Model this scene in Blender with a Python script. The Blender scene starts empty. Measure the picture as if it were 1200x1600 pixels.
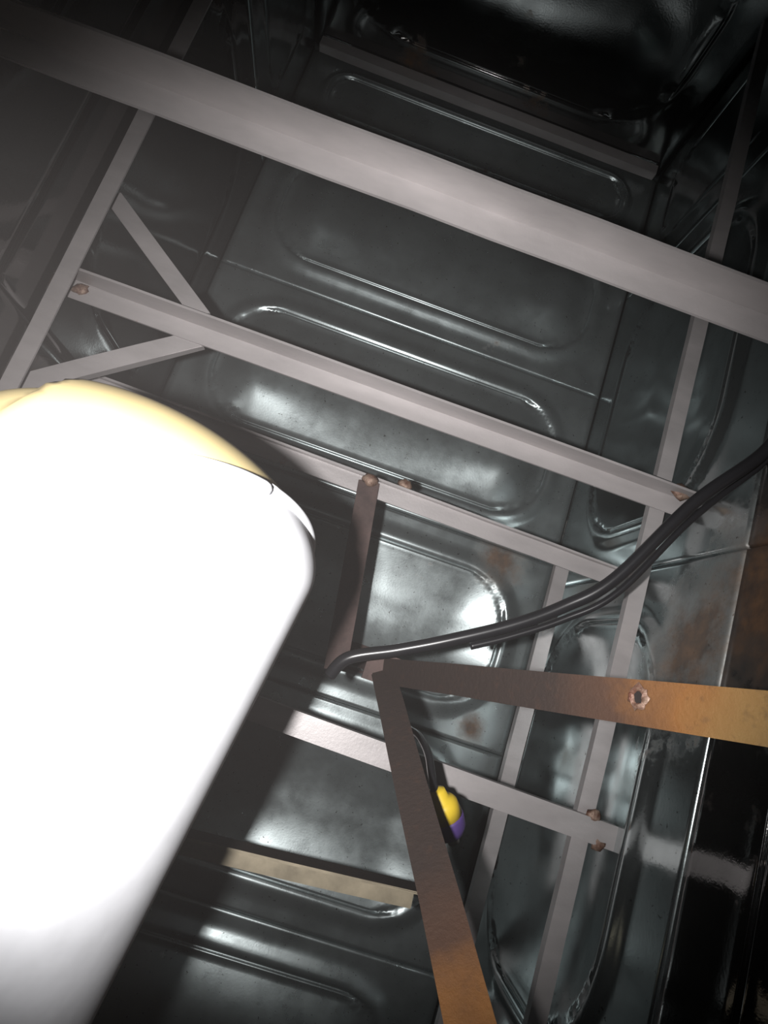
import bpy, bmesh, math, random
from mathutils import Vector, Matrix
random.seed(4)
S = bpy.context.scene
C = S.collection

# ------------------------------------------------------------------ camera
H = 2.0                                   # lens height above the tank floor
ROT = Matrix(((0.942660, 0.311153, 0.120731),
              (-0.329870, 0.923628, 0.195185),
              (-0.050778, -0.223818, 0.973307)))   # rows: camera axes in world terms
cam = bpy.data.cameras.new('camera')
cam.sensor_fit = 'VERTICAL'
cam.sensor_height = 24.0
cam.lens = 24.0 * 1000.0 / 1600.0
cam.clip_start = 0.01
camo = bpy.data.objects.new('camera', cam)
C.objects.link(camo)
camo.matrix_world = Matrix.Translation((0, 0, H)) @ ROT.transposed().to_4x4()
S.camera = camo

# ------------------------------------------------------------------ world, flash lamp, exposure
w = bpy.data.worlds.new('world')
S.world = w
w.use_nodes = True
w.node_tree.nodes['Background'].inputs[0].default_value = (0, 0, 0, 1)
w.node_tree.nodes['Background'].inputs[1].default_value = 0.0
vs = w.node_tree.nodes.new('ShaderNodeVolumeScatter')   # faint damp mist in the tank air
vs.inputs['Density'].default_value = .010
vs.inputs['Color'].default_value = (.95, .88, .86, 1)
w.node_tree.links.new(vs.outputs[0], w.node_tree.nodes['World Output'].inputs['Volume'])
fl = bpy.data.lights.new('flash', 'SPOT')      # the torch held beside the lens
fl.energy = 97.0
fl.spot_size = math.radians(88)
fl.spot_blend = 1.0
fl.color = (1.0, 0.975, 0.96)
fl.shadow_soft_size = 0.012
flo = bpy.data.objects.new('flash', fl)
C.objects.link(flo)
flo.location = camo.matrix_world @ Vector((-0.078, 0.008, 0.0))
flo.rotation_euler = (ROT.transposed() @ Vector((0.02, -0.04, -1.0))).to_track_quat('-Z', 'Y').to_euler()
S.view_settings.view_transform = 'Standard'
S.view_settings.look = 'None'
S.view_settings.gamma = 1.0
S.view_settings.use_curve_mapping = False
S.view_settings.exposure = 0.0


def at(x, y, d):
    """point seen at photograph pixel (x, y), d metres below the lens"""
    r = ROT.transposed() @ Vector((x - 600.0, 800.0 - y, -1000.0))
    return r * (d / -r.z) + Vector((0, 0, H))


# ------------------------------------------------------------------ materials
def mat(name):
    m = bpy.data.materials.new(name)
    m.use_nodes = True
    nt = m.node_tree
    return m, nt, nt.nodes['Principled BSDF']


def noise(nt, scale, detail=4, rough=.6, stretch=None, seed=0.0):
    tc = nt.nodes.new('ShaderNodeNewGeometry')
    mp = nt.nodes.new('ShaderNodeMapping')
    mp.inputs['Location'].default_value = (seed, seed * .7, seed * 1.3)
    if stretch:
        mp.inputs['Scale'].default_value = stretch
    nt.links.new(tc.outputs['Position'], mp.inputs[0])
    n = nt.nodes.new('ShaderNodeTexNoise')
    n.inputs['Scale'].default_value = scale
    n.inputs['Detail'].default_value = detail
    n.inputs['Roughness'].default_value = rough
    nt.links.new(mp.outputs[0], n.inputs['Vector'])
    return n.outputs['Fac']


def ramp(nt, fac, stops):
    r = nt.nodes.new('ShaderNodeValToRGB')
    e = r.color_ramp.elements
    while len(e) < len(stops):
        e.new(.5)
    for q, (p, c) in zip(e, stops):
        q.position = p
        q.color = c if len(c) == 4 else (*c, 1)
    nt.links.new(fac, r.inputs[0])
    return r.outputs[0]


def mix(nt, fac, a, b):
    m = nt.nodes.new('ShaderNodeMix')
    m.data_type = 'RGBA'
    for v, i in ((fac, 0), (a, 6), (b, 7)):
        if isinstance(v, (float, int)):
            m.inputs[i].default_value = v
        elif isinstance(v, tuple):
            m.inputs[i].default_value = (*v, 1)
        else:
            nt.links.new(v, m.inputs[i])
    return m.outputs[2]


def bump(nt, b, fac, strength, dist=.002):
    n = nt.nodes.new('ShaderNodeBump')
    n.inputs['Strength'].default_value = strength
    n.inputs['Distance'].default_value = dist
    nt.links.new(fac, n.inputs['Height'])
    nt.links.new(n.outputs[0], b.inputs['Normal'])


def g(v):
    return (v, v, v)


def steel(name, col, r0, r1, rust_lo, rust_hi, metal=1.0):
    m, nt, b = mat(name)
    film = ramp(nt, noise(nt, 5, 5), [(.3, tuple(c * .8 for c in col)), (.7, tuple(min(1, c * 1.15) for c in col))])
    spots = ramp(nt, noise(nt, 95, 3, .7, seed=3), [(.66, g(0)), (.71, g(1))])
    film = mix(nt, spots, film, (.05, .05, .045))
    rmask = ramp(nt, noise(nt, 3.2, 6, .65, seed=7), [(rust_lo, g(0)), (rust_hi, g(1))])
    for c, r in STAINS:
        geo = nt.nodes.new('ShaderNodeNewGeometry')
        ds = nt.nodes.new('ShaderNodeVectorMath')
        ds.operation = 'DISTANCE'
        nt.links.new(geo.outputs['Position'], ds.inputs[0])
        ds.inputs[1].default_value = c
        ad = nt.nodes.new('ShaderNodeMath')
        ad.operation = 'MULTIPLY_ADD'
        nt.links.new(noise(nt, 12, 6, .7, seed=11), ad.inputs[0])
        ad.inputs[1].default_value = r * 1.6
        nt.links.new(ds.outputs['Value'], ad.inputs[2])
        st = nt.nodes.new('ShaderNodeMapRange')
        st.inputs['From Min'].default_value = r * 1.0
        st.inputs['From Max'].default_value = r * 1.9
        st.inputs['To Min'].default_value = .85
        st.inputs['To Max'].default_value = 0
        nt.links.new(ad.outputs[0], st.inputs['Value'])
        mx = nt.nodes.new('ShaderNodeMath')
        mx.operation = 'MAXIMUM'
        nt.links.new(rmask, mx.inputs[0])
        nt.links.new(st.outputs[0], mx.inputs[1])
        rmask = mx.outputs[0]
    rc = ramp(nt, noise(nt, 30, 5), [(.3, (.05, .025, .013)), (.7, (.17, .08, .03))])
    nt.links.new(mix(nt, rmask, film, rc), b.inputs['Base Color'])
    inv = nt.nodes.new('ShaderNodeMath')
    inv.operation = 'SUBTRACT'
    inv.inputs[0].default_value = 1.0
    nt.links.new(rmask, inv.inputs[1])
    mm = nt.nodes.new('ShaderNodeMath')
    mm.operation = 'MULTIPLY'
    mm.inputs[1].default_value = metal
    nt.links.new(inv.outputs[0], mm.inputs[0])
    nt.links.new(mm.outputs[0], b.inputs['Metallic'])
    nt.links.new(mix(nt, rmask, ramp(nt, noise(nt, 14, 5, seed=2), [(.3, g(r0)), (.75, g(r1))]), (.8, .8, .8)), b.inputs['Roughness'])
    bump(nt, b, noise(nt, 160, 3), .06)
    return m


_q = at(1070, 1010, 2.0)
_w = at(1070, 1010, 2.0 * .69 / _q.x)
STAINS = [(at(782, 878, 2.0), .10), (_w + Vector((0, 0, .03)), .17), (_w + Vector((0, .1, .22)), .22), (at(735, 1140, 2.0), .05)]
M = {}
M['panel'] = steel('stainless_panel', (.35, .395, .40), .25, .40, .66, .74, .75)
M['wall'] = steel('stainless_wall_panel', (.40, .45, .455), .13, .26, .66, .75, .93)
M['shade_dark'] = steel('shade_dark_panel', (.07, .07, .07), .06, .12, .62, .75, .9)  # same steel blackened: shade of left, end and upper walls put into the colour
M['plate'] = steel('tank_plate', (.30, .33, .33), .3, .45, .62, .72)

m, nt, b = mat('galvanised_angle')
c = ramp(nt, noise(nt, 16, 6, stretch=(.35, 1, 1)), [(.25, (.33, .31, .31)), (.75, (.47, .44, .44))])
rm = ramp(nt, noise(nt, 9, 6, .7, seed=5), [(.66, g(0)), (.76, g(.55))])
nt.links.new(mix(nt, rm, c, (.30, .13, .08)), b.inputs['Base Color'])
b.inputs['Metallic'].default_value = .25
b.inputs['Roughness'].default_value = .42
bump(nt, b, noise(nt, 180, 4), .12)
M['galv'] = m

m, nt, b = mat('rusty_angle')
sep = nt.nodes.new('ShaderNodeSeparateXYZ')          # old waterline: dark rust below, dry tan scale above
nt.links.new(nt.nodes.new('ShaderNodeNewGeometry').outputs['Position'], sep.inputs[0])
ma = nt.nodes.new('ShaderNodeMath')
ma.operation = 'MULTIPLY_ADD'
nt.links.new(noise(nt, 6, 6, .62, seed=1.3), ma.inputs[0])
ma.inputs[1].default_value = .5
mr = nt.nodes.new('ShaderNodeMapRange')
mr.inputs['From Min'].default_value = 1.08
mr.inputs['From Max'].default_value = 1.60
mr.inputs['To Min'].default_value = -.4
mr.inputs['To Max'].default_value = .8
nt.links.new(sep.outputs['Z'], mr.inputs['Value'])
nt.links.new(mr.outputs[0], ma.inputs[2])
c = ramp(nt, ma.outputs[0], [(.15, (.026, .017, .014)), (.42, (.06, .030, .018)), (.6, (.20, .085, .022)), (.78, (.24, .14, .045)), (.95, (.24, .20, .11))])
c = mix(nt, ramp(nt, noise(nt, 60, 4, seed=9), [(.55, g(0)), (.75, g(.5))]), c, (.05, .025, .016))
nt.links.new(c, b.inputs['Base Color'])
b.inputs['Roughness'].default_value = .72
bump(nt, b, noise(nt, 120, 6, .7), .5, .003)
M['rust'] = m

m, nt, b = mat('dark_rusty_bar')
c = ramp(nt, noise(nt, 22, 5), [(.3, (.045, .03, .028)), (.7, (.10, .065, .058))])
nt.links.new(c, b.inputs['Base Color'])
b.inputs['Roughness'].default_value = .85
bump(nt, b, noise(nt, 120, 5), .4)
M['dark'] = m

m, nt, b = mat('weld')
c = ramp(nt, noise(nt, 70, 5), [(.35, (.10, .035, .02)), (.65, (.30, .21, .16))])
nt.links.new(c, b.inputs['Base Color'])
b.inputs['Roughness'].default_value = .5
b.inputs['Metallic'].default_value = .3
bump(nt, b, noise(nt, 200, 4), .6, .003)
M['weld'] = m


def plain(name, col, rough, metal=0.0, var=.12, sc=20):
    m, nt, b = mat(name)
    c = ramp(nt, noise(nt, sc, 5), [(.3, tuple(max(0, q * (1 - var)) for q in col)), (.7, tuple(min(1, q * (1 + var)) for q in col))])
    nt.links.new(c, b.inputs['Base Color'])
    b.inputs['Roughness'].default_value = rough
    b.inputs['Metallic'].default_value = metal
    return m


M['creamy'] = plain('cream_scaled_steel', (.42, .36, .26), .5, .2, .25)
M['hole'] = plain('black_hole', (.012, .008, .007), .9)
M['hose'] = plain('black_rubber', (.014, .014, .016), .28)
M['white'] = plain('white_plastic', (.62, .63, .66), .55, var=.10, sc=18)
M['cream'] = plain('cream_plastic', (.52, .42, .21), .6, var=.05)
M['yellow'] = plain('yellow_plastic', (.62, .44, .03), .45)
M['purple'] = plain('violet_blue_plastic', (.07, .04, .16), .5)
M['bolt'] = plain('dull_bolt', (.3, .28, .27), .45, .7)


# ------------------------------------------------------------------ mesh helpers
def link(name, me, m, parent=None, smooth=False):
    o = bpy.data.objects.new(name, me)
    C.objects.link(o)
    if m and not me.materials:
        me.materials.append(m)
    if parent:
        o.parent = parent
    if smooth:
        for p in me.polygons:
            p.use_smooth = True
    return o


def frombm(name, bm, m, parent=None, smooth=False):
    bmesh.ops.recalc_face_normals(bm, faces=bm.faces)
    me = bpy.data.meshes.new(name)
    bm.to_mesh(me)
    bm.free()
    return link(name, me, m, parent, smooth)


def tag(o, label, cat, group=None):
    o['label'] = label
    o['category'] = cat
    if group:
        o['group'] = group
    return o


def empty(name, loc, label, cat, group=None):
    o = bpy.data.objects.new(name, None)
    o.empty_display_size = .05
    C.objects.link(o)
    o.location = loc
    return tag(o, label, cat, group)


def box_bm(lo, hi):
    bm = bmesh.new()
    bmesh.ops.create_cube(bm, size=1)
    lo, hi = Vector(lo), Vector(hi)
    for v in bm.verts:
        v.co = Vector((lo[i] + (v.co[i] + .5) * (hi[i] - lo[i]) for i in range(3)))
    return bm


def angle_bm(p0, p1, u, v, wu, wv, t=.005, org=Vector((0, 0, 0)), edge=.0022):
    """L section from p0 to p1; the outer corner runs along p0-p1, flanges reach along u and v"""
    d = (p1 - p0).normalized()
    u = (u - d * u.dot(d)).normalized()
    v = (v - d * v.dot(d) - u * v.dot(u)).normalized()
    prof = [(0, 0), (wu, 0), (wu, t), (t, t), (t, wv), (0, wv)]
    n = max(2, int((p1 - p0).length / .12))
    bm = bmesh.new()
    rings = []
    for i in range(n + 1):
        b0 = p0.lerp(p1, i / n) - org
        wob = Vector((random.uniform(-1, 1), random.uniform(-1, 1), random.uniform(-1, 1))) * .0006
        rings.append([bm.verts.new(b0 + wob + u * a + v * c) for a, c in prof])
    for a, c in zip(rings, rings[1:]):
        for k in range(6):
            bm.faces.new((a[k], a[(k + 1) % 6], c[(k + 1) % 6], c[k]))
    bm.faces.new(rings[0])
    bm.faces.new(rings[-1])
    if edge:
        es = [e for e in bm.edges if abs((e.verts[1].co - e.verts[0].co).normalized().dot(d)) > .98]
        bmesh.ops.bevel(bm, geom=es, offset=edge, segments=2, affect='EDGES')
    return bm


def tube_bm(pts, r, n=12, org=Vector((0, 0, 0))):
    bm = bmesh.new()
    rings = []
    up = Vector((.13, .21, 1)).normalized()
    for i, p in enumerate(pts):
        d = (pts[min(i + 1, len(pts) - 1)] - pts[max(i - 1, 0)]).normalized()
        a = d.cross(up).normalized()
        c = a.cross(d).normalized()
        rr = r[i] if isinstance(r, (list, tuple)) else r
        rings.append([bm.verts.new(p - org + (a * math.cos(q) + c * math.sin(q)) * rr) for q in (2 * math.pi * k / n for k in range(n))])
    for a, c in zip(rings, rings[1:]):
        for k in range(n):
            bm.faces.new((a[k], a[(k + 1) % n], c[(k + 1) % n], c[k]))
    bm.faces.new(rings[0])
    bm.faces.new(rings[-1])
    return bm


def spline(P, k=10):
    out = []
    for i in range(len(P) - 1):
        a, b_, c_, d_ = P[max(i - 1, 0)], P[i], P[i + 1], P[min(i + 2, len(P) - 1)]
        for j in range(k):
            t = j / k
            out.append(.5 * ((2 * b_) + (c_ - a) * t + (2 * a - 5 * b_ + 4 * c_ - d_) * t * t + (3 * b_ - a - 3 * c_ + d_) * t ** 3))
    out.append(P[-1])
    return out


def blob_bm(c, r, org=Vector((0, 0, 0)), jit=.25, sub=2, sc=(1, 1, 1)):
    bm = bmesh.new()
    bmesh.ops.create_icosphere(bm, subdivisions=sub, radius=r)
    for v in bm.verts:
        k = 1 + random.uniform(-jit, jit)
        v.co = Vector((v.co.x * sc[0], v.co.y * sc[1], v.co.z * sc[2])) * k + c - org
    return bm


def sm(t):
    t = max(0.0, min(1.0, t))
    return t * t * (3 - 2 * t)


def pan_mesh(name, wx, wy, mx, my, rad, m, crest=.015, bowl=.03, step=.011, rw=.062, saddle=0.0):
    """pressed tank panel, wx by wy, a rounded-rectangle pan pressed into a flat flange"""
    def axis(L, mrg):
        a = set()
        n = max(8, int(L / step))
        for i in range(n + 1):
            a.add(round(L * i / n - L / 2, 5))
        for s in (-1, 1):
            for q in (-.004, -.001, .001, .0045, .007, .013):
                a.add(round(s * (L / 2 - mrg - q), 5))
            a.add(round(s * (L / 2 - .004), 5))
        return sorted(a)

    def h(x, y):
        qx, qy = abs(x) - (wx / 2 - mx - rad), abs(y) - (wy / 2 - my - rad)
        s = -(math.hypot(max(qx, 0), max(qy, 0)) + min(max(qx, qy), 0) - rad)
        z = 0.0
        if s < 0:
            z = crest * sm((s + rw) / (rw - .012)) * (1 if s < -.008 else 1 - .35 * sm((s + .008) / .008))
        elif s < .005:
            z = crest * .65 - .010 * sm(s / .002)
        elif s < .02:
            z = crest * .65 - .010 * (1 - sm((s - .005) / .003)) - .003 * sm((s - .012) / .008)
        else:
            z = crest * .65 - .003 - bowl * math.sin(min(1, (s - .02) / .17) * math.pi / 2)
            z += saddle * (2 * x / wx) ** 2 * sm((s - .02) / .13)
        e = min(wx / 2 - abs(x), wy / 2 - abs(y))
        if e < .004:
            z -= .006                      # folded seam
        return z
    xs, ys = axis(wx, mx), axis(wy, my)
    verts = [(x, y, h(x, y)) for y in ys for x in xs]
    nx = len(xs)
    faces = [(j * nx + i, j * nx + i + 1, (j + 1) * nx + i + 1, (j + 1) * nx + i) for j in range(len(ys) - 1) for i in range(nx - 1)]
    # thin folded rim downwards so the sheet has thickness
    rim = [i for i in range(nx)] + [j * nx + nx - 1 for j in range(1, len(ys))] + [(len(ys) - 1) * nx + i for i in range(nx - 2, -1, -1)] + [j * nx for j in range(len(ys) - 2, 0, -1)]
    k0 = len(verts)
    for i in rim:
        verts.append((verts[i][0], verts[i][1], -.03))
    n = len(rim)
    for a in range(n):
        b_ = (a + 1) % n
        faces.append((rim[b_], rim[a], k0 + a, k0 + b_))
    me = bpy.data.meshes.new(name)
    me.from_pydata(verts, [], faces)
    me.materials.append(m)
    for p in me.polygons:
        p.use_smooth = True
    return me


def put(name, me, parent, mw):
    o = bpy.data.objects.new(name, me)
    C.objects.link(o)
    o.parent = parent
    o.matrix_local = mw
    return o


def struct(name, lo, hi, m):
    o = frombm(name, box_bm(lo, hi), m)
    o['kind'] = 'structure'
    return o


# ------------------------------------------------------------------ the tank shell
XL, XR, Y0, Y1, ZT = -.69, .69, -1.80, 2.05, 2.28

floor = struct('floor', (XL - .1, Y0 - .1, -.12), (XR + .1, Y1 + .1, -.07), M['plate'])
wl = struct('wall_left', (XL - .1, Y0 - .1, -.07), (XL - .06, Y1 + .1, ZT), M['plate'])
wr = struct('wall_right', (XR + .06, Y0 - .1, -.07), (XR + .1, Y1 + .1, ZT), M['plate'])
wb = struct('wall_back', (XL - .06, Y1 + .06, -.07), (XR + .06, Y1 + .1, ZT), M['plate'])
wf = struct('wall_front', (XL - .06, Y0 - .1, -.07), (XR + .06, Y0 - .06, ZT), M['plate'])
ceil = struct('ceiling', (XL - .1, Y0 - .1, ZT), (XR + .1, Y1 + .1, ZT + .03), M['plate'])

fw = XR - XL
pf = pan_mesh('floor_panel', fw, .618, .11, .10, .17, M['panel'], bowl=.032)
pb_ = pan_mesh('bowed_floor_panel', fw, .618, .11, .10, .17, M['panel'], bowl=-.014, saddle=.06)
pd_ = pan_mesh('domed_floor_panel', fw, .618, .11, .10, .17, M['panel'], bowl=-.036)
pk = pan_mesh('back_floor_panel', fw, .318, .11, .07, .08, M['panel'], bowl=.012, rw=.04)
pn = pan_mesh('front_floor_panel', fw, .418, .11, .08, .12, M['panel'], bowl=.02)
for k in range(5):
    yc = 1.72 - .31 - .62 * k
    put('floor_panel', pb_ if yc > .5 else pd_ if yc < -.9 else pf, floor, Matrix.Translation((0, yc, -.005)))
put('floor_panel', pk, floor, Matrix.Translation((0, 1.88, -.005)))
put('floor_panel', pn, floor, Matrix.Translation((0, -1.59, -.005)))
pw = pan_mesh('wall_panel', 1.098, .948, .125, .165, .24, M['wall'], crest=.013, bowl=.034, rw=.05)
ph_ = pan_mesh('half_panel', .548, .948, .1, .165, .14, M['wall'], crest=.004, bowl=.006, rw=.035, step=.02)
pq = pan_mesh('flat_panel', 1.098, .948, .125, .165, .24, M['shade_dark'], crest=.004, bowl=.006, rw=.035, step=.02)
for wall, sx in ((wl, 1), (wr, -1)):
    X = XL if sx > 0 else XR
    # local x -> world y, local z -> inward
    rot = Matrix(((0, 0, sx), (1, 0, 0), (0, sx * 1.0, 0)))
    rot = Matrix(((0, 0, sx, 0), (sx, 0, 0, 0), (0, 1, 0, 0), (0, 0, 0, 1)))
    for zc in (.475, 1.425, 2.375 - .42):
        if zc > 1.6:
            continue
        put('wall_panel', ph_, wall, Matrix.Translation((X, 1.775, zc)) @ rot)
        for yc in (-1.25, -.15, .95):
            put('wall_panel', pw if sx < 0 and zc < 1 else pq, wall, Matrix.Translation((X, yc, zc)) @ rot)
pu_ = pan_mesh('upper_end_strip', .548, .37, .1, .10, .08, M['shade_dark'], crest=.004, bowl=.005, step=.02, rw=.03)
pt = pan_mesh('upper_strip', 1.098, .37, .12, .10, .08, M['shade_dark'], crest=.004, bowl=.005, step=.02, rw=.03)
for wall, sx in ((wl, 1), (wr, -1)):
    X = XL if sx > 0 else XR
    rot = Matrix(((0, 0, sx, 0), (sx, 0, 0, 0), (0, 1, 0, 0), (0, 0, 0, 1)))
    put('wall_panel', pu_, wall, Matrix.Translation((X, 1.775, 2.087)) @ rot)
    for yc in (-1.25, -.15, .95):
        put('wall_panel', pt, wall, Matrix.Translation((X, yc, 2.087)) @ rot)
pe = pan_mesh('end_panel', fw, .948, .125, .15, .24, M['shade_dark'], crest=.004, bowl=.006, step=.02, rw=.035)
pes = pan_mesh('end_strip', fw, .37, .12, .10, .08, M['shade_dark'], crest=.004, bowl=.005, step=.02, rw=.03)
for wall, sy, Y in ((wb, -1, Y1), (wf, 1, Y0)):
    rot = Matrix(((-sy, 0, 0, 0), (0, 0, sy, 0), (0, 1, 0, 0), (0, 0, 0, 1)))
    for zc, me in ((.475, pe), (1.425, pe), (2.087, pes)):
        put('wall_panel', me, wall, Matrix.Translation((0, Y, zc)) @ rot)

# ------------------------------------------------------------------ galvanised angle braces
UP, DN = Vector((0, 0, 1)), Vector((0, 0, -1))
EX, EY = Vector((1, 0, 0)), Vector((0, 1, 0))
EW = .682                                       # braces stop on the panel pressing


def brace(name, p0, p1, u, v, wu, wv, label, m='galv', cat='brace', welds=(), group=None, t=.005):
    o = empty(name, p0, label, cat, group)
    frombm('angle_bar', angle_bm(p0, p1, u, v, wu, wv, t, org=p0), M[m], o)
    for p, r in welds:
        wo = frombm('weld_bead', blob_bm(p, r, p0, .3, 2, (1.3, 1.0, .5)), M['weld'], o, True)
        wo['label'] = 'rough rust-brown weld bead'
    return o


def cross(pa, d, x0=-EW, x1=EW, pb=None):
    """bar across the tank through the ridge pixel pa, d below the lens"""
    a = at(*pa, d)
    if pb is None:
        return Vector((x0, a.y, a.z)), Vector((x1, a.y, a.z))
    b_ = at(*pb, d)
    f = (b_ - a) / (b_.x - a.x)
    return a + f * (x0 - a.x), a + f * (x1 - a.x)


p0, p1 = cross((0, 42), .80, pb=(1200, 492))
brace('angle_brace', p0, p1, -EY, UP, .046, .060, 'thick pale angle brace across the top, nearest and widest of the braces')
p0, p1 = cross((120, 437), 1.25, pb=(1072, 781))
b2 = brace('angle_brace', p0, p1, -EY, UP, .043, .060, 'pale angle brace joined by two diagonal knee braces at its left end', t=.005,
           welds=[(p0 + Vector((.02, -.02, .006)), .014), (p1 + Vector((-.04, .0, .03)), .016)])
yb2, zb2 = p0.y, p0.z
p0, p1 = cross((500, 717), 1.42, pb=(967, 890))
b3 = brace('angle_brace', p0, p1, -EY, UP, .044, .02, 'pale narrow angle brace touching the tip of the dark rusty bar', welds=[(Vector((.1, p0.y, p0.z + .004)), .012)])
yb3, zb3 = p0.y, p0.z
p0, p1 = cross((675, 1187), 1.28, x1=.701, pb=(1196, 1375))
b4 = brace('angle_brace', p0, p1, -EY, DN, .046, .03, 'pale flat-faced angle brace below the yellow and violet float switch cable',
           welds=[(at(928, 1275, 1.285), .012), (at(935, 1318, 1.285), .013)])
yb4, zb4 = p0.y, p0.z
p0, p1 = cross((345, 1306), 1.35, x1=.36, pb=(637, 1375))
b5 = brace('angle_brace', p0, p1, -EY, UP, .047, .055, 'cream and rust-brown angle brace ending behind the lower rusty strut', m='galv')
me = b5.children[0].data                          # its upright flange is rusted through, the other still cream
me.materials.clear()
me.materials.append(M['creamy'])
me.materials.append(M['rust'])
for f in me.polygons:
    f.material_index = 1 if abs(f.normal.y) > .6 else 0
# rails along the side walls
a, b_ = at(107, 400, 1.25), at(300, 25, 1.25)
zr = H - 1.175
brace('wall_rail', Vector((-.680, -.1, zr)), Vector((-.680, 1.98, zr)), EX, DN, .034, .03, 'grey angle rail along the left wall where the knee braces end', cat='rail')
a = at(900, 1320, 1.32)
X1 = .622
brace('wall_rail', Vector((X1, 1.95, zb2 - .055)), Vector((X1, -1.0, zb2 - .055)), EX, DN, .036, .02, 'long pale angle rail along right wall crossing over the pressed panel, passing beneath two braces', cat='rail')
z2 = .27
a2, a3 = at(867, 884, H - z2), at(727, 1435, H - z2)
brace('wall_rail', Vector((a2.x + .004, a2.y + .01, z2)), Vector((a3.x + .004, -1.1, z2)), EX, DN, .040, .025, 'shorter pale angle rail low on right wall starting at the narrow brace', cat='rail')
# knee braces
za = zb2 + .001
d = H - za


def knee(pa, pb, wpx, label):
    A, B = at(*pa, d), at(*pb, d)
    n = (B - A).cross(UP).normalized()
    brace('knee_brace', A, B, n, DN, wpx, .02, label, cat='brace')


knee((188, 300), (328, 488), .036, 'upper diagonal knee brace leaning from left wall rail to the brace joint')
knee((318, 540), (20, 616), .038, 'lower diagonal knee brace between the brace joint and left wall, above the cream cap')
# far angle along the foot of the back wall
pA = at(480, 36, 1.93)
brace('wall_rail', Vector((-.66, Y1 - .045, .055)), Vector((.66, Y1 - .045, .055)), EY, DN, .04, .035, 'dim far angle rail with two bright glints along the back wall', cat='rail')

# ------------------------------------------------------------------ rusty struts meeting in a point
apex = at(598, 1048, 1.2)
rs = empty('rusty_support', Vector((apex.x, apex.y, 0)), 'rusty support of two orange-brown angle struts meeting on a dark floor post', 'support')


def strut(end_px, end_d, wid, up, ext, note):
    A = apex.copy()
    B = A + (at(*end_px, end_d) - A) * ext
    dr = (B - A).normalized()
    view = (Vector((0, 0, H)) - (A + B) * .5).normalized()
    side = dr.cross(view).normalized() * up
    view = side.cross(dr) * (1 if side.cross(dr).dot(view) > 0 else -1)
    o = frombm('strut', angle_bm(A - side * wid * .5, B - side * wid * .5, side, -view, wid, wid * .55, .005, org=rs.location), M['rust'], rs)
    o['label'] = note
    return o, A, B, dr, side, view


s1, A1, B1, d1, sd1, vw1 = strut((1200, 1123), .52, .046, -1, 1.35, 'right-hand strut with a pitted bolt hole')
s2, A2, B2, d2, sd2, vw2 = strut((735, 1600), .60, .0435, 1, 1.4, 'lower strut running to the bottom edge of the photo')
# pitted weld and bolt on the right-hand strut
ph = at(1000, 1090, 1.0)
ray = (ph - Vector((0, 0, H))).normalized()
nrm = vw1
tt = (A1 - Vector((0, 0, H))).dot(nrm) / ray.dot(nrm)
hole = Vector((0, 0, H)) + ray * tt
bm = bmesh.new()
ring = []
for k in range(20):
    q = 2 * math.pi * k / 20
    for (r, hh) in ((.006, .0), (.0085, .005), (.0135, .001)):
        rr = r * (1 + random.uniform(-.18, .18))
        ring.append(bm.verts.new(hole - rs.location + (d1 * math.cos(q) + sd1 * math.sin(q)) * rr + nrm * (hh + .001 + random.uniform(0, .0015))))
for k in range(20):
    for j in range(2):
        a, b_ = k * 3 + j, ((k + 1) % 20) * 3 + j
        bm.faces.new((ring[a], ring[a + 1], ring[b_ + 1], ring[b_]))
o = frombm('weld_ring', bm, M['weld'], s1, True)
o['label'] = 'crusty pale weld ring around the hole'
bm = bmesh.new()
bmesh.ops.create_circle(bm, cap_ends=True, segments=16, radius=.0075)
Rm = Matrix((d1, sd1, nrm)).transposed()
for v in bm.verts:
    v.co = Rm @ v.co + hole - rs.location + nrm * .0012
o = frombm('bolt_hole', bm, M['hole'], s1)
o['label'] = 'dark bolt hole'
foot = Vector((apex.x, apex.y, 0))
frombm('upright_post', angle_bm(Vector((apex.x - .02, apex.y - .012, .002)), Vector((apex.x - .02, apex.y - .012, apex.z - .012)), EX, EY, .04, .04, .005, org=foot), M['dark'], rs)
frombm('foot_plate', box_bm((-.05, -.05, -.012), (.05, .05, .003)), M['dark'], rs)
frombm('joint_plate', box_bm((-.032, -.024, apex.z - .022), (.03, .03, apex.z - .012)), M['dark'], rs)
# dark bar between narrow brace and centre post
pa, pb = at(577, 752, H - zb3 - .022), at(545, 930, H - zb3 - .022)
pb = pa + (pb - pa) * 1.62
o = empty('dark_bar', pb, 'dark rusty flat bar running from narrow brace into the shadow', 'bar')
dd = (pa - pb).normalized()
sd = dd.cross(UP).normalized()
frombm('flat_bar', angle_bm(pb - sd * .024, pa - sd * .024, sd, DN, .048, .012, .005, org=pb), M['dark'], o)
t_ = frombm('weld_bead', blob_bm(pa + Vector((0, .004, .003)), .015, pb, .25, 2, (1.2, 1, .5)), M['weld'], o, True)
t_['label'] = 'reddish weld bead'

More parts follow.
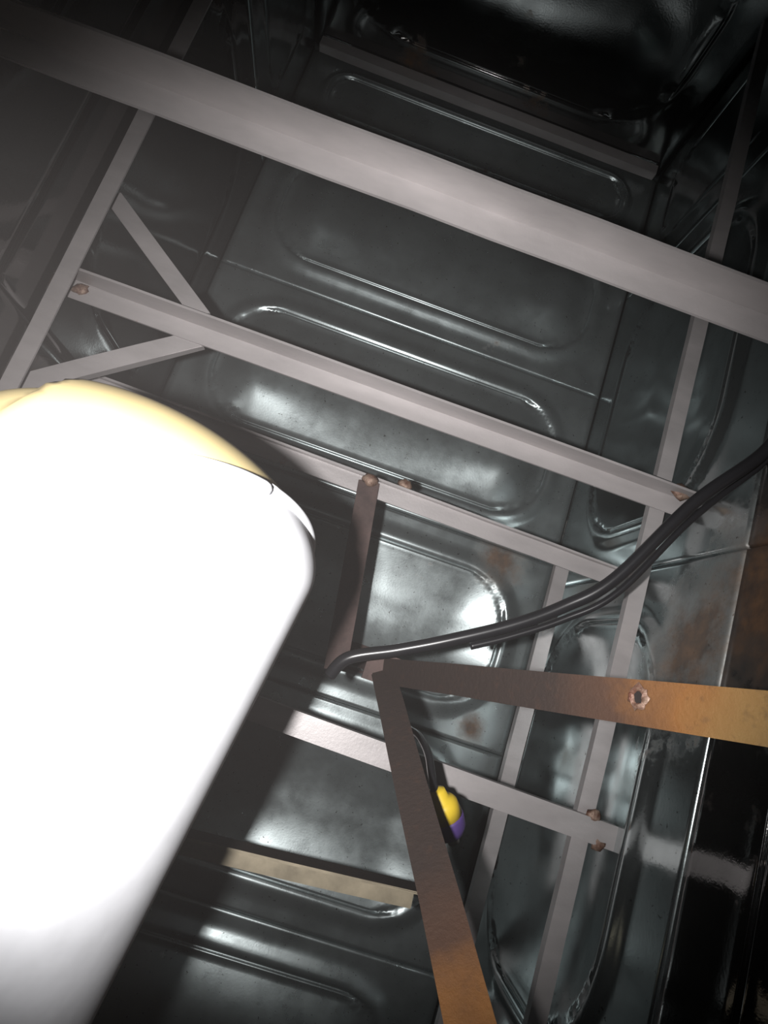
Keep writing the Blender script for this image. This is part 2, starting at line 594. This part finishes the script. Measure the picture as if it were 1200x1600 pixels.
# ------------------------------------------------------------------ black hose and float switch
P = [at(1290, 640, .98), at(1200, 700, .99), at(1085, 785, 1.02), at(960, 905, 1.06), at(880, 948, 1.09), at(800, 977, 1.11), at(700, 1001, 1.13), at(620, 1016, 1.145), at(545, 1028, 1.155), at(515, 1055, 1.17)]
P[0].x = min(P[0].x, .672)
ho = frombm('rubber_hose', tube_bm(spline(P, 10), .0115, 12), M['hose'], None, True)
tag(ho, 'thick black rubber hose running from the rusty strut joint up to the right wall', 'hose')
P = [at(1190, 725, 1.04), at(1080, 812, 1.06), at(965, 926, 1.09), at(880, 968, 1.12), at(800, 994, 1.14), at(735, 1010, 1.152)]
P.insert(0, Vector((.672, P[0].y + .02, P[0].z + .02)))
h2 = frombm('thin_cable', tube_bm(spline(P, 10), .0065, 10), M['hose'], None, True)
tag(h2, 'thin black cable hanging just under the thick hose', 'cable')

fs0 = at(680, 1236, 1.0)
fs = empty('float_switch', fs0, 'small yellow and violet float switch hanging on a black cable', 'float switch')
P = [at(612, 1066, 1.235), at(618, 1105, 1.24), at(636, 1135, 1.21), at(655, 1150, 1.15), at(669, 1178, 1.08), at(675, 1215, 1.02), at(680, 1240, 1.0)]
frombm('cable', tube_bm(spline(P, 8), .0065, 10, org=fs0), M['hose'], fs, True)


def lathe_on(name, a, b_, prof, m, parent, org, n=20):
    """prof: (fraction along a-b, radius)"""
    bm = tube_bm([a.lerp(b_, f) for f, r in prof], [r for f, r in prof], n, org)
    return frombm(name, bm, m, parent, True)


fa, fb = at(680, 1234, 1.0), at(709, 1316, 1.02)
o = lathe_on('float_body', fa, fb, [(0, .006), (.02, .014), (.16, .016), (.2, .022), (.26, .026), (.5, .028)], M['yellow'], fs, fs0)
o['label'] = 'yellow upper half'
o = lathe_on('float_base', fa, fb, [(.5, .0282), (.55, .029), (.72, .027), (.84, .021), (.9, .011)], M['purple'], fs, fs0)
o['label'] = 'violet-blue lower half'
o = lathe_on('float_tip', fa, fb, [(.9, .009), (1.0, .009), (1.03, .006)], M['bolt'], fs, fs0)
o['label'] = 'pale metal tip'

# ------------------------------------------------------------------ white inlet pipe with cream cap
R0 = .168
PB = at(228, 802, .60)                          # centre of the circle where the domed end begins
YAW = math.radians(-7.5)
AX = Vector((-math.sin(YAW), math.cos(YAW), 0))
LEN = (PB.y - (Y0 + .03)) / AX.y
porg = PB - AX * LEN
pipe = empty('inlet_pipe', porg, 'fat glaring white pipe with a domed end and cream cap, close by at left', 'pipe')
pipe.rotation_euler = (0, 0, YAW)
N = 96
DH = R0 * .55
prof = [(0, R0), (LEN * .3, R0), (LEN * .6, R0), (LEN * .8, R0), (LEN * .92, R0)]
prof += [(LEN + DH * math.sin(q * math.pi / 2 / 28), R0 * math.cos(q * math.pi / 2 / 28)) for q in range(0, 28)]
prof.append((LEN + DH, R0 * .02))
bm = bmesh.new()
rings = [[bm.verts.new(Vector((r * math.cos(2 * math.pi * k / N), yy, r * math.sin(2 * math.pi * k / N)))) for k in range(N)] for yy, r in prof]
for a, c_ in zip(rings, rings[1:]):
    for k in range(N):
        bm.faces.new((a[k], a[(k + 1) % N], c_[(k + 1) % N], c_[k]))
bm.faces.new(rings[-1])
bm.faces.new(rings[0])
bmesh.ops.recalc_face_normals(bm, faces=bm.faces)
# the cream cap sits on the far side of a slanted rim
TN = Vector((-.8, 1, -.4)).normalized()
TP = Vector((.03, LEN + DH * .12, R0 * .75))
bc = bm.copy()
for q, inner in ((bm, False), (bc, True)):
    bmesh.ops.bisect_plane(q, geom=q.verts[:] + q.edges[:] + q.faces[:], plane_co=TP, plane_no=TN, clear_outer=not inner, clear_inner=inner)
loop = [e for e in bm.edges if e.is_boundary]
pts, e = [], loop[0]
v = e.verts[0]
done = set()
while e and e not in done:
    done.add(e)
    v = e.other_vert(v)
    pts.append(v.co.copy())
    e = next((x for x in v.link_edges if x.is_boundary and x not in done), None)
frombm('pipe_body', bm, M['white'], pipe, True)
for v in bc.verts:                              # the cap is a little smaller and stepped on its left side
    v.co = TP + (v.co - TP) * 1.0
    if v.co.x < -.075:
        v.co.y -= .012
cap = frombm('pipe_cap', bc, M['cream'], pipe, True)
cap['label'] = 'cream rounded cap'
pts.append(pts[0])
rim = frombm('rim', tube_bm(pts, .006, 10), M['white'], pipe, True)
rim['label'] = 'raised white rim'
